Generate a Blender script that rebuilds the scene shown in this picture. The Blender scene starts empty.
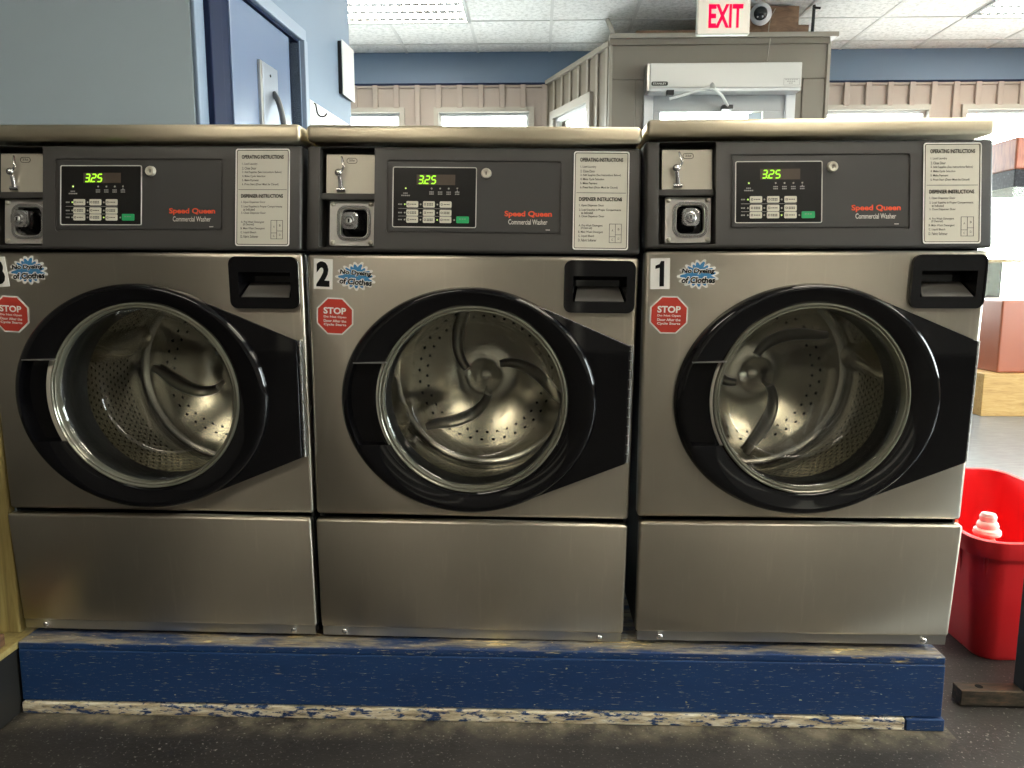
import bpy, bmesh, math, random
from mathutils import Vector, Matrix
R_ = math.radians
random.seed(7)
scene = bpy.context.scene
C = bpy.data.collections.new('laundromat'); scene.collection.children.link(C)

# ------------------------------------------------------------------ materials
def mat(name, color=(.5, .5, .5), rough=.5, metal=0., spec=.5, emit=None, estr=0., coat=0.):
    m = bpy.data.materials.new(name); m.use_nodes = True
    b = m.node_tree.nodes['Principled BSDF']
    b.inputs['Base Color'].default_value = (*color, 1)
    b.inputs['Roughness'].default_value = rough
    b.inputs['Metallic'].default_value = metal
    b.inputs['Specular IOR Level'].default_value = spec
    b.inputs['Coat Weight'].default_value = coat
    if emit:
        b.inputs['Emission Color'].default_value = (*emit, 1)
        b.inputs['Emission Strength'].default_value = estr
    return m
def nt(m):
    t = m.node_tree
    return t, t.nodes, t.links, t.nodes['Principled BSDF']
def coords(m, scale=(1, 1, 1), rot=(0, 0, 0)):
    t, n, l, b = nt(m)
    tc = n.new('ShaderNodeTexCoord'); mp = n.new('ShaderNodeMapping')
    mp.inputs['Scale'].default_value = scale; mp.inputs['Rotation'].default_value = rot
    l.new(tc.outputs['Object'], mp.inputs['Vector'])
    return mp.outputs['Vector']
def noise(m, vec, scale=5, detail=4, rough=.55, dist=0):
    t, n, l, b = nt(m)
    x = n.new('ShaderNodeTexNoise'); l.new(vec, x.inputs['Vector'])
    x.inputs['Scale'].default_value = scale; x.inputs['Detail'].default_value = detail
    x.inputs['Roughness'].default_value = rough; x.inputs['Distortion'].default_value = dist
    return x.outputs['Fac']
def ramp(m, fac, stops):
    t, n, l, b = nt(m)
    r = n.new('ShaderNodeValToRGB'); l.new(fac, r.inputs['Fac'])
    e = r.color_ramp.elements
    while len(e) < len(stops): e.new(.5)
    for k, (p, c) in enumerate(stops):
        e[k].position = p; e[k].color = (*c, 1) if len(c) == 3 else c
    return r.outputs['Color']
def mixc(m, fac, a, b2):
    t, n, l, b = nt(m)
    x = n.new('ShaderNodeMix'); x.data_type = 'RGBA'
    for s, v in ((0, fac), (6, a), (7, b2)):
        if hasattr(v, 'links') or isinstance(v, bpy.types.NodeSocket): l.new(v, x.inputs[s])
        elif s == 0: x.inputs[0].default_value = v
        else: x.inputs[s].default_value = (*v, 1)
    return x.outputs[2]
def math_(m, op, a, b2=None, c=None):
    t, n, l, b = nt(m)
    x = n.new('ShaderNodeMath'); x.operation = op
    for s, v in ((0, a), (1, b2), (2, c)):
        if v is None: continue
        if isinstance(v, bpy.types.NodeSocket): l.new(v, x.inputs[s])
        else: x.inputs[s].default_value = v
    return x.outputs[0]
def sep(m, vec):
    t, n, l, b = nt(m)
    s = n.new('ShaderNodeSeparateXYZ'); l.new(vec, s.inputs[0]); return s.outputs
def setc(m, sock, name='Base Color'):
    t, n, l, b = nt(m); l.new(sock, b.inputs[name])
def bump(m, h, strength=.2, dist=.002):
    t, n, l, b = nt(m)
    x = n.new('ShaderNodeBump'); x.inputs['Strength'].default_value = strength; x.inputs['Distance'].default_value = dist
    l.new(h, x.inputs['Height']); l.new(x.outputs['Normal'], b.inputs['Normal'])
G1 = lambda v: (v, v, v)

M = {}
def ink(name, c):
    return mat(name, c, .85, 0, .08)
# brushed stainless, grain along X
def stainless(name, col, rough, grain=(1.2, 40, 120), smear=True):
    m = mat(name, col, rough, 1.0)
    g = noise(m, coords(m, grain), 6, 5, .7)
    lo = noise(m, coords(m, (2.2, 2.2, 1.3)), 2.0, 5, .6)
    st = noise(m, coords(m, (26, 26, .9)), 3.0, 3, .6)
    c = mixc(m, math_(m, 'MULTIPLY', lo, .9), tuple(x*1.12 for x in col), tuple(x*.80 for x in col))
    c = mixc(m, math_(m, 'MULTIPLY', ramp_f(m, st, .60, .74), .22), c, tuple(min(1, x*1.35) for x in col))
    setc(m, c)
    rr = math_(m, 'ADD', math_(m, 'MULTIPLY_ADD', g, .10, rough-.05), math_(m, 'MULTIPLY', lo, .06))
    setc(m, rr, 'Roughness')
    bump(m, g, .03, .001)
    t, n, l, b = nt(m)
    tg = n.new('ShaderNodeTangent'); tg.direction_type = 'RADIAL'; tg.axis = 'Z'
    l.new(tg.outputs[0], b.inputs['Tangent']); b.inputs['Anisotropic'].default_value = .8; b.inputs['Anisotropic Rotation'].default_value = .25
    return m
def ramp_f(m, fac, a, b2):
    t, n, l, b = nt(m)
    x = n.new('ShaderNodeMapRange'); l.new(fac, x.inputs['Value'])
    x.inputs['From Min'].default_value = a; x.inputs['From Max'].default_value = b2
    return x.outputs['Result']
M['steel'] = stainless('brushed_stainless', (.57, .53, .445), .34)
M['lidsteel'] = stainless('lid_stainless', (.88, .79, .60), .42)
M['chrome'] = mat('chrome', (.78, .78, .78), .16, 1.)
M['plate'] = mat('coin_plate', (.60, .57, .48), .38, .35)
M['coinsteel'] = mat('coin_box_steel', (.56, .55, .52), .36, .45)
M['dullsteel'] = mat('dull_steel', (.50, .50, .48), .32, 1.)
m = M['ctrl'] = mat('control_panel_grey', (.050, .048, .045), .45, 0, .5)
bump(m, noise(m, coords(m), 900, 2), .05, .0004)
M['ctrl2'] = mat('control_inset_grey', (.045, .0445, .043), .38)
M['black'] = mat('gloss_black', (.004, .004, .005), .05, 0, .5)
M['blackmatte'] = mat('black_rubber', (.012, .012, .012), .55)
M['cabinet'] = mat('cabinet_black', (.02, .02, .02), .5)
M['display'] = mat('display_dark', (.016, .0155, .015), .22)
M['unlit'] = mat('display_unlit', (.085, .065, .05), .25)
M['green_led'] = mat('green_digits', (.1, .3, .02), .4, emit=(.42, 1., .03), estr=.8)
M['led'] = mat('indicator_led', (.4, .5, .1), .4, emit=(.7, 1., .25), estr=.5)
M['led_off'] = mat('indicator_off', (.42, .40, .34), .4)
M['white_ink'] = mat('white_ink', (.72, .70, .64), .5)
M['grey_ink'] = mat('grey_ink', (.32, .31, .29), .5)
M['dark_ink'] = ink('dark_ink', (.012, .012, .012))
M['mid_ink'] = ink('soft_dark_ink', (.045, .042, .036))
M['red_ink'] = mat('brand_red', (.85, .10, .035), .4)
M['key'] = mat('key_cream', (.74, .71, .60), .4)
M['startkey'] = mat('start_green', (.02, .42, .14), .35)
M['label'] = mat('label_cream', (.68, .655, .56), .5)
M['paper'] = mat('sticker_white', (.95, .93, .87), .5)
M['stopred'] = mat('stop_red', (.60, .055, .035), .4)
M['splash'] = mat('splash_blue', (.06, .27, .55), .4)
M['rim'] = mat('glass_rim_green', (.31, .305, .245), .13, .55)
M['flange'] = mat('white_gasket', (.72, .70, .62), .4)

m = M['drum'] = mat('drum_steel', (.62, .60, .54), .24, 1.)
v = sep(m, coords(m))
ang = math_(m, 'MULTIPLY', math_(m, 'ARCTAN2', v[2], v[0]), 14.0)
row = math_(m, 'MULTIPLY', v[1], 62.0)
shift = math_(m, 'MULTIPLY', math_(m, 'FLOOR', row), .5)
fx = math_(m, 'SUBTRACT', math_(m, 'FRACT', math_(m, 'ADD', ang, shift)), .5)
fy = math_(m, 'SUBTRACT', math_(m, 'FRACT', row), .5)
d = math_(m, 'SQRT', math_(m, 'ADD', math_(m, 'MULTIPLY', fx, fx), math_(m, 'MULTIPLY', fy, fy)))
hole = math_(m, 'MULTIPLY', math_(m, 'LESS_THAN', d, .20), math_(m, 'MULTIPLY', math_(m, 'GREATER_THAN', v[1], .05), math_(m, 'LESS_THAN', v[1], .29)))
setc(m, mixc(m, hole, (.62, .60, .54), (.015, .015, .015)))
m = M['drumback'] = mat('drum_back_steel', (.74, .71, .62), .25, 1.)
bump(m, noise(m, coords(m), 9, 2), .12, .01)
v = sep(m, coords(m))
rr = math_(m, 'SQRT', math_(m, 'ADD', math_(m, 'MULTIPLY', v[0], v[0]), math_(m, 'MULTIPLY', v[2], v[2])))
rw = math_(m, 'MULTIPLY', rr, 48.0)
fa = math_(m, 'SUBTRACT', math_(m, 'FRACT', math_(m, 'ADD', math_(m, 'MULTIPLY', math_(m, 'ARCTAN2', v[2], v[0]), 5.73), math_(m, 'MULTIPLY', math_(m, 'FLOOR', rw), .5))), .5)
fb = math_(m, 'SUBTRACT', math_(m, 'FRACT', rw), .5)
dd = math_(m, 'SQRT', math_(m, 'ADD', math_(m, 'MULTIPLY', math_(m, 'MULTIPLY', fa, fa), 1.4), math_(m, 'MULTIPLY', fb, fb)))
hb = math_(m, 'MULTIPLY', math_(m, 'LESS_THAN', dd, .17), math_(m, 'MULTIPLY', math_(m, 'GREATER_THAN', rr, .146), math_(m, 'LESS_THAN', v[1], .345)))
hb = math_(m, 'MULTIPLY', hb, math_(m, 'GREATER_THAN', v[1], .325))
setc(m, mixc(m, hb, (.74, .71, .62), (.03, .03, .03)))
m = M['glassbowl'] = bpy.data.materials.new('door_glass'); m.use_nodes = True
n, l = m.node_tree.nodes, m.node_tree.links
for x in list(n):
    if x.type != 'OUTPUT_MATERIAL': n.remove(x)
fr = n.new('ShaderNodeFresnel'); fr.inputs['IOR'].default_value = 1.65
tr = n.new('ShaderNodeBsdfTransparent'); tr.inputs['Color'].default_value = (.93, .94, .91, 1)
gl = n.new('ShaderNodeBsdfGlossy'); gl.inputs['Roughness'].default_value = .03
mx = n.new('ShaderNodeMixShader')
ge = n.new('ShaderNodeNewGeometry'); io = n.new('ShaderNodeMix'); io.data_type = 'FLOAT'; io.name = 'ior'
io.inputs[2].default_value = 1.8; io.inputs[3].default_value = 1/1.8
l.new(ge.outputs['Backfacing'], io.inputs[0]); l.new(io.outputs[0], fr.inputs['IOR'])
l.new(fr.outputs[0], mx.inputs[0]); l.new(tr.outputs[0], mx.inputs[1]); l.new(gl.outputs[0], mx.inputs[2])
l.new(mx.outputs[0], n['Material Output'].inputs['Surface'])
M['pane'] = m.copy(); M['pane'].name = 'window_glass'
M['pane'].node_tree.nodes['ior'].inputs[2].default_value = 1.3; M['pane'].node_tree.nodes['ior'].inputs[3].default_value = 1/1.3

# room
def painted(name, col, rough=.55, var=.08, bumpy=.05):
    m = mat(name, col, rough)
    f = noise(m, coords(m), 1.6, 5)
    setc(m, mixc(m, f, tuple(c*(1-var) for c in col), tuple(min(1, c*(1+var)) for c in col)))
    if bumpy: bump(m, noise(m, coords(m), 260, 2), bumpy, .001)
    return m
M['greyblue'] = painted('grey_blue_paint', (.48, .575, .63))
M['bluewall'] = painted('blue_side_paint', (.225, .295, .39))
M['casing'] = painted('pale_blue_casing', (.32, .39, .49), .4)
M['soffit'] = painted('soffit_blue', (.13, .19, .275))
M['bluedoor'] = painted('blue_door_paint', (.17, .235, .375), .25, .05, .02)
M['bluedoor'].node_tree.nodes['Principled BSDF'].inputs['Coat Weight'].default_value = .8
M['bluedoor'].node_tree.nodes['Principled BSDF'].inputs['Coat Roughness'].default_value = .22
M['darkblue'] = painted('dark_blue_frame', (.011, .019, .052), .6, .05, .02)
M['darkblue'].node_tree.nodes['Principled BSDF'].inputs['Specular IOR Level'].default_value = .12
M['siding'] = painted('rose_tan_siding', (.39, .335, .29), .6)
M['taupe'] = painted('taupe_paint', (.205, .180, .142), .55)
M['taupe_light'] = painted('taupe_trim', (.31, .28, .23), .5)
M['cream'] = painted('reflection_strip_cream', (.62, .58, .50), .6)
M['wintrim'] = mat('window_trim_cream', (.42, .40, .35), .45)
M['backwall'] = painted('dim_brown_wall', (.12, .108, .095), .7)
M['whitetrim'] = mat('white_trim', (.72, .72, .70), .4)
M['alu'] = mat('pale_aluminium', (.62, .63, .63), .4, .3)
M['handlegrey'] = mat('handle_grey', (.12, .13, .14), .35, .6)
M['plate2'] = mat('pull_plate_alu', (.40, .44, .52), .38, .9)
M['opwhite'] = mat('operator_enamel', (.58, .575, .54), .4, .2)
M['doorgrey'] = mat('door_grey', (.40, .41, .41), .4, .2)
m = M['tile'] = mat('ceiling_tile', (.80, .79, .77), .85)
f = noise(m, coords(m), 28, 6, .75)
setc(m, ramp(m, f, [(.38, (.60, .59, .57)), (.52, (.80, .79, .77)), (.7, (.86, .85, .83))]))
M['tbar'] = mat('tbar_white', (.62, .61, .59), .5)
M['lens'] = mat('lamp_lens', (.9, .9, .88), .3, emit=(1., .90, .74), estr=9.)
m = M['lens']
v = sep(m, coords(m))
gx = math_(m, 'LESS_THAN', math_(m, 'FRACT', math_(m, 'MULTIPLY', v[0], 16)), .86)
gy = math_(m, 'LESS_THAN', math_(m, 'FRACT', math_(m, 'MULTIPLY', v[1], 6.0)), .42)
g = math_(m, 'MULTIPLY', gx, gy)
setc(m, math_(m, 'MULTIPLY_ADD', g, -13.42, 13.5), 'Emission Strength')
setc(m, mixc(m, g, (.9, .9, .88), (.07, .10, .115)))

# floor : worn black rubbery paint with pale specks, dustier along the plinth
m = M['floor'] = mat('dark_floor', (.03, .028, .026), .42)
cv = coords(m)
sp = noise(m, cv, 150, 2, .5)
sp2 = noise(m, cv, 62, 3, .6)
big = noise(m, cv, 2.3, 6, .65)
mid = noise(m, cv, 14, 5, .65)
base = ramp(m, big, [(.3, (.018, .0165, .015)), (.55, (.034, .031, .028)), (.75, (.058, .052, .046))])
c = mixc(m, math_(m, 'MULTIPLY', ramp_f(m, sp, .635, .70), .42), base, (.40, .38, .34))
c = mixc(m, math_(m, 'MULTIPLY', ramp_f(m, sp2, .675, .73), .6), c, (.42, .40, .36))
s = sep(m, cv)
dy = math_(m, 'SUBTRACT', 1.0, ramp_f(m, math_(m, 'ABSOLUTE', math_(m, 'ADD', s[1], .035)), 0., .085))
inx = math_(m, 'LESS_THAN', math_(m, 'ABSOLUTE', s[0]), 1.045)
dust = math_(m, 'MULTIPLY', math_(m, 'MULTIPLY', dy, inx), ramp_f(m, mid, .40, .68))
c = mixc(m, math_(m, 'MULTIPLY', dust, .62), c, (.40, .35, .24))
setc(m, c)
setc(m, math_(m, 'MULTIPLY_ADD', mid, .25, .28), 'Roughness')
bump(m, noise(m, cv, 120, 3), .25, .002)
# far aisle floor, coloured paler to paint in the window glare
m = M['floorglare'] = mat('floor_glare_grey', (.30, .32, .34), .3)
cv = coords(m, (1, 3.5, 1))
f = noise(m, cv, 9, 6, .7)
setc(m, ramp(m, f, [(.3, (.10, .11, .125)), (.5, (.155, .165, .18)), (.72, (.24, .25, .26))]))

# peeling blue plinth paint
def peel(name, lo, hi, stretch=(2.2, 9, 16), scr=.62, wood1=(.60, .47, .22), wood2=(.72, .66, .50), edge=None):
    m = mat(name, (.012, .045, .14), .42)
    cv = coords(m, stretch)
    f = noise(m, cv, 3.2, 7, .68)
    w = ramp(m, noise(m, coords(m, (3, 20, 20)), 5, 5, .7), [(.3, (.13, .085, .045)), (.48, wood1), (.68, wood2)])
    bl = mixc(m, noise(m, coords(m, (1.2, 6, 5)), 3, 5), (.008, .032, .112), (.018, .062, .178))
    mask = ramp_f(m, f, lo, hi)
    fine = noise(m, coords(m, (9, 60, 95)), 4, 5, .68)
    pit = noise(m, coords(m, (1, 1, 1.6)), 70, 2, .5)
    mask = math_(m, 'MAXIMUM', mask, math_(m, 'MULTIPLY', ramp_f(m, fine, scr, scr+.05), .8))
    mask = math_(m, 'MAXIMUM', mask, ramp_f(m, pit, .745, .775))
    if edge:
        z = sep(m, coords(m))[2]
        for z0, wdt in edge:
            dd = math_(m, 'SUBTRACT', 1.0, ramp_f(m, math_(m, 'ABSOLUTE', math_(m, 'SUBTRACT', z, z0)), 0., wdt))
            mask = math_(m, 'MAXIMUM', mask, math_(m, 'MULTIPLY', dd, ramp_f(m, f, .40, .56)))
    setc(m, mixc(m, mask, bl, w))
    bump(m, math_(m, 'ADD', math_(m, 'MULTIPLY', mask, -.6), f), .3, .003)
    return m
M['peelfront'] = peel('blue_paint_worn', .69, .75, scr=.605)
M['peeltop'] = peel('blue_paint_peeled', .60, .66, scr=.61, wood1=(.88, .68, .28), wood2=(.98, .90, .62), edge=[(.172, .0075)])
M['peelkick'] = peel('blue_paint_flaked', .425, .485, stretch=(11, 14, 40), scr=.6, wood1=(.62, .53, .36), wood2=(.95, .91, .78))
m = M['bareply'] = mat('yellow_plywood', (.40, .32, .12), .45)
f = noise(m, coords(m, (14, 14, .8)), 4, 5, .6, .6)
setc(m, ramp(m, f, [(.3, (.22, .17, .06)), (.55, (.40, .32, .12)), (.75, (.50, .42, .19))]))
M['blackpaint'] = painted('black_paint', (.012, .012, .011), .5, .25, .1)
def wood(name, a, b2, c, grain=(2, 14, 14), rough=.5):
    m = mat(name, b2, rough)
    f = noise(m, coords(m, grain), 3.5, 6, .62, .8)
    setc(m, ramp(m, f, [(.3, a), (.5, b2), (.72, c)])); return m
M['brownwood'] = wood('brown_wood', (.10, .055, .03), (.19, .105, .058), (.27, .16, .09), (3, 3, 9))
M['palewood'] = wood('pale_wood', (.34, .19, .055), (.45, .28, .09), (.53, .36, .14))
M['terracotta'] = painted('terracotta_enamel', (.30, .092, .048), .35, .06, 0)
M['redwood'] = wood('red_wood', (.20, .05, .03), (.36, .11, .06), (.46, .17, .09), (9, 9, 2), .4)
M['speckblack'] = mat('speckled_black', (.03, .03, .035), .5, 0, .15)
setc(M['speckblack'], ramp(M['speckblack'], noise(M['speckblack'], coords(M['speckblack']), 60, 3, .7), [(.5, (.02, .02, .025)), (.68, (.06, .06, .07)), (.80, (.30, .30, .34))]))
m = M['binred'] = mat('bin_red', (.62, .012, .018), .38)
setc(m, mixc(m, noise(m, coords(m), 5, 4), (.78, .016, .022), (.88, .024, .030)))
M['capwhite'] = mat('cap_white', (.82, .77, .68), .45)
M['bottlered'] = mat('bottle_red', (.70, .16, .08), .4)
m = M['rust'] = mat('rusty_steel', (.09, .07, .05), .45, .6)
setc(m, ramp(m, noise(m, coords(m, (2, 8, 8)), 12, 6, .7), [(.35, (.05, .045, .035)), (.55, (.11, .085, .06)), (.75, (.24, .13, .07))]))
M['blackmetal'] = mat('black_metal', (.010, .010, .011), .4)
M['exitbody'] = mat('exit_housing', (.52, .50, .44), .4)
M['exitred'] = mat('exit_letters', (.8, .004, .02), .9, 0, .0, emit=(1., .0, .035), estr=.8)
M['dome'] = mat('dome_white', (.70, .68, .68), .35)
M['domeglass'] = mat('dome_glass', (.01, .012, .015), .06)
m = M['ground'] = painted('asphalt', (.50, .50, .49), .8, .15)

# ------------------------------------------------------------------ mesh helpers
def bm_box(bm, x0, x1, y0, y1, z0, z1, bev=0, seg=2):
    r = bmesh.ops.create_cube(bm, size=1)
    vs = r['verts']
    for v in vs:
        v.co = Vector(((x0+x1)/2+v.co.x*(x1-x0), (y0+y1)/2+v.co.y*(y1-y0), (z0+z1)/2+v.co.z*(z1-z0)))
    if bev:
        es = list({e for v in vs for e in v.link_edges})
        bmesh.ops.bevel(bm, geom=es, offset=bev, segments=seg, profile=.5, affect='EDGES')
    return bm
def bm_prism(bm, pts, y0, y1):      # polygon in x,z (counterclockwise seen from -Y) between y0 (front) and y1
    a = [bm.verts.new((x, y0, z)) for x, z in pts]; b = [bm.verts.new((x, y1, z)) for x, z in pts]
    bm.faces.new(a); bm.faces.new(b[::-1])
    k = len(pts)
    for i in range(k):
        j = (i+1) % k; bm.faces.new((a[j], a[i], b[i], b[j]))
    return bm
def bm_lathe(bm, prof, cx=0, cz=0, n=96, closed=False):   # profile (r, y) around the Y axis
    rings = []
    for r, y in prof:
        if r < 1e-6: rings.append([bm.verts.new((cx, y, cz))]*n)
        else: rings.append([bm.verts.new((cx+r*math.cos(2*math.pi*k/n), y, cz+r*math.sin(2*math.pi*k/n))) for k in range(n)])
    pr = list(zip(rings, rings[1:]))
    if closed: pr.append((rings[-1], rings[0]))
    for A, B in pr:
        for k in range(n):
            j = (k+1) % n
            vs = []
            for v in (A[k], A[j], B[j], B[k]):
                if v not in vs: vs.append(v)
            if len(vs) > 2: bm.faces.new(vs)
    return bm
def bm_lathe_z(bm, prof, cx=0, cy=0, n=32):
    rings = []
    for r, z in prof:
        if r < 1e-6: rings.append([bm.verts.new((cx, cy, z))]*n)
        else: rings.append([bm.verts.new((cx+r*math.cos(2*math.pi*k/n), cy+r*math.sin(2*math.pi*k/n), z)) for k in range(n)])
    for A, B in zip(rings, rings[1:]):
        for k in range(n):
            j = (k+1) % n; vs = []
            for v in (A[k], A[j], B[j], B[k]):
                if v not in vs: vs.append(v)
            if len(vs) > 2: bm.faces.new(vs)
    return bm
def bm_tube(bm, pts, r, n=10):
    pts = [Vector(p) for p in pts]; rr = r if isinstance(r, (list, tuple)) else [r]*len(pts)
    rings = []; up = Vector((.13, .37, .9)).normalized()
    for i, p in enumerate(pts):
        d = (pts[min(i+1, len(pts)-1)]-pts[max(i-1, 0)]).normalized()
        a = d.cross(up).normalized(); b = d.cross(a).normalized()
        rings.append([bm.verts.new(p+rr[i]*(a*math.cos(2*math.pi*k/n)+b*math.sin(2*math.pi*k/n))) for k in range(n)])
    for A, B in zip(rings, rings[1:]):
        for k in range(n): bm.faces.new((A[k], A[(k+1) % n], B[(k+1) % n], B[k]))
    bm.faces.new(rings[0][::-1]); bm.faces.new(rings[-1])
    return bm
def new(): return bmesh.new()
def link(name, bm, m, parent=None, smooth=None, loc=None):
    bmesh.ops.recalc_face_normals(bm, faces=bm.faces)
    me = bpy.data.meshes.new(name); bm.to_mesh(me); bm.free()
    me.materials.append(m)
    o = bpy.data.objects.new(name, me); C.objects.link(o)
    if parent: o.parent = parent
    if loc: o.location = loc
    if smooth:
        for p in me.polygons: p.use_smooth = True
        try: me.set_sharp_from_angle(angle=R_(smooth))
        except Exception: pass
    return o
def boolean(o, *bms):               # cut the bmesh volumes out of o, for good
    for bm in bms:
        bmesh.ops.recalc_face_normals(bm, faces=bm.faces)
        me = bpy.data.meshes.new('cut'); bm.to_mesh(me); bm.free()
        c = bpy.data.objects.new('cut', me); C.objects.link(c)
        md = o.modifiers.new('b', 'BOOLEAN'); md.object = c; md.operation = 'DIFFERENCE'; md.solver = 'EXACT'
        bpy.context.view_layer.update()
        dg = bpy.context.evaluated_depsgraph_get()
        nm = bpy.data.meshes.new_from_object(o.evaluated_get(dg))
        old = o.data; o.modifiers.clear(); o.data = nm; nm.name = old.name
        bpy.data.meshes.remove(old); bpy.data.objects.remove(c); bpy.data.meshes.remove(me)
    return o
def shade(o, ang=35):
    for p in o.data.polygons: p.use_smooth = True
    o.data.set_sharp_from_angle(angle=R_(ang)); return o
_tc = {}
def text_polys(s, bold):
    k = (s, bold)
    if k not in _tc:
        cu = bpy.data.curves.new('t', 'FONT'); cu.body = s; cu.size = 1; cu.offset = bold; cu.resolution_u = 3
        o = bpy.data.objects.new('t', cu); C.objects.link(o); bpy.context.view_layer.update()
        me = bpy.data.meshes.new_from_object(o.evaluated_get(bpy.context.evaluated_depsgraph_get()))
        vs = [(v.co.x, v.co.y) for v in me.vertices]; fs = [tuple(p.vertices) for p in me.polygons]
        bpy.data.objects.remove(o); bpy.data.curves.remove(cu); bpy.data.meshes.remove(me)
        _tc[k] = (vs, fs)
    return _tc[k]
def bm_text(bm, s, x0, x1, z0, z1, y, bold=.0, slant=0., rot=0., keep=False, arc=None):
    """text fitted to the box x0..x1, z0..z1, facing -Y at depth y; keep keeps the font's own shape (left aligned on height)"""
    vs, fs = text_polys(s, bold)
    if not vs: return
    ax, bx = min(v[0] for v in vs), max(v[0] for v in vs); az, bz = min(v[1] for v in vs), max(v[1] for v in vs)
    sx = (x1-x0)/(bx-ax); sz = (z1-z0)/(bz-az)
    if keep: sx = sz
    cx, cz = (x0+x1)/2, (z0+z1)/2; out = []
    for vx, vz in vs:
        px = x0+(vx-ax)*sx; pz = z0+(vz-az)*sz
        px += slant*(pz-z0)
        if arc: pz += arc*((px-cx)/(x1-x0)*2)**2
        dx, dz = px-cx, pz-cz
        out.append(bm.verts.new((cx+dx*math.cos(rot)-dz*math.sin(rot), y, cz+dx*math.sin(rot)+dz*math.cos(rot))))
    for f in fs:
        try: bm.faces.new([out[i] for i in f])
        except ValueError: pass
def empty(name, loc, rot=(0, 0, 0)):
    o = bpy.data.objects.new(name, None); o.empty_display_size = .05; C.objects.link(o); o.location = loc; o.rotation_euler = rot
    return o
def tag(o, label, cat, group=None):
    o['label'] = label; o['category'] = cat
    if group: o['group'] = group
    return o
def struct(o): o['kind'] = 'structure'; return o
def sbox(name, m, x0, x1, y0, y1, z0, z1, parent=None, bev=0):
    o = link(name, bm_box(new(), x0, x1, y0, y1, z0, z1, bev), m, parent)
    return o if parent else struct(o)
def copy_tree(o, parent=None):
    c = o.copy(); C.objects.link(c); c.parent = parent
    for ch in list(o.children): copy_tree(ch, c)
    return c
def rrect(x0, x1, z0, z1, r, n=6):
    pts = []
    for cx, cz, a in ((x1-r, z0+r, -90), (x1-r, z1-r, 0), (x0+r, z1-r, 90), (x0+r, z0+r, 180)):
        for k in range(n+1):
            t = R_(a+90*k/n); pts.append((cx+r*math.cos(t), cz+r*math.sin(t)))
    return pts
def bm_frame(bm, x0, x1, z0, z1, w, y0, y1, r=.004):   # thin outline frame
    o = rrect(x0, x1, z0, z1, r); i = rrect(x0+w, x1-w, z0+w, z1-w, max(r-w, .0006))
    k = len(o)
    A = [bm.verts.new((x, y0, z)) for x, z in o]; B = [bm.verts.new((x, y0, z)) for x, z in i]
    A2 = [bm.verts.new((x, y1, z)) for x, z in o]; B2 = [bm.verts.new((x, y1, z)) for x, z in i]
    for j in range(k):
        q = (j+1) % k
        bm.faces.new((A[j], A[q], B[q], B[j])); bm.faces.new((A[q], A[j], A2[j], A2[q])); bm.faces.new((B[j], B[q], B2[q], B2[j])); bm.faces.new((A2[q], A2[j], B2[j], B2[q]))
    return bm

# ------------------------------------------------------------------ the washer
YF = -.027
GX, GZ, GR = .003, .549, .199          # door glass centre and radius
EX, EZ, EA, EB = -.005, .545, .270, .2415
def ell(a, sc=0.):                     # distance from the glass centre to the bezel's outer ellipse along angle a
    A, B = EA-sc, EB-sc
    dx, dz = math.cos(a), math.sin(a); ox, oz = GX-EX, GZ-EZ
    qa = (dx/A)**2+(dz/B)**2; qb = 2*(ox*dx/A**2+oz*dz/B**2); qc = (ox/A)**2+(oz/B)**2-1
    return (-qb+math.sqrt(qb*qb-4*qa*qc))/(2*qa)

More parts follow.
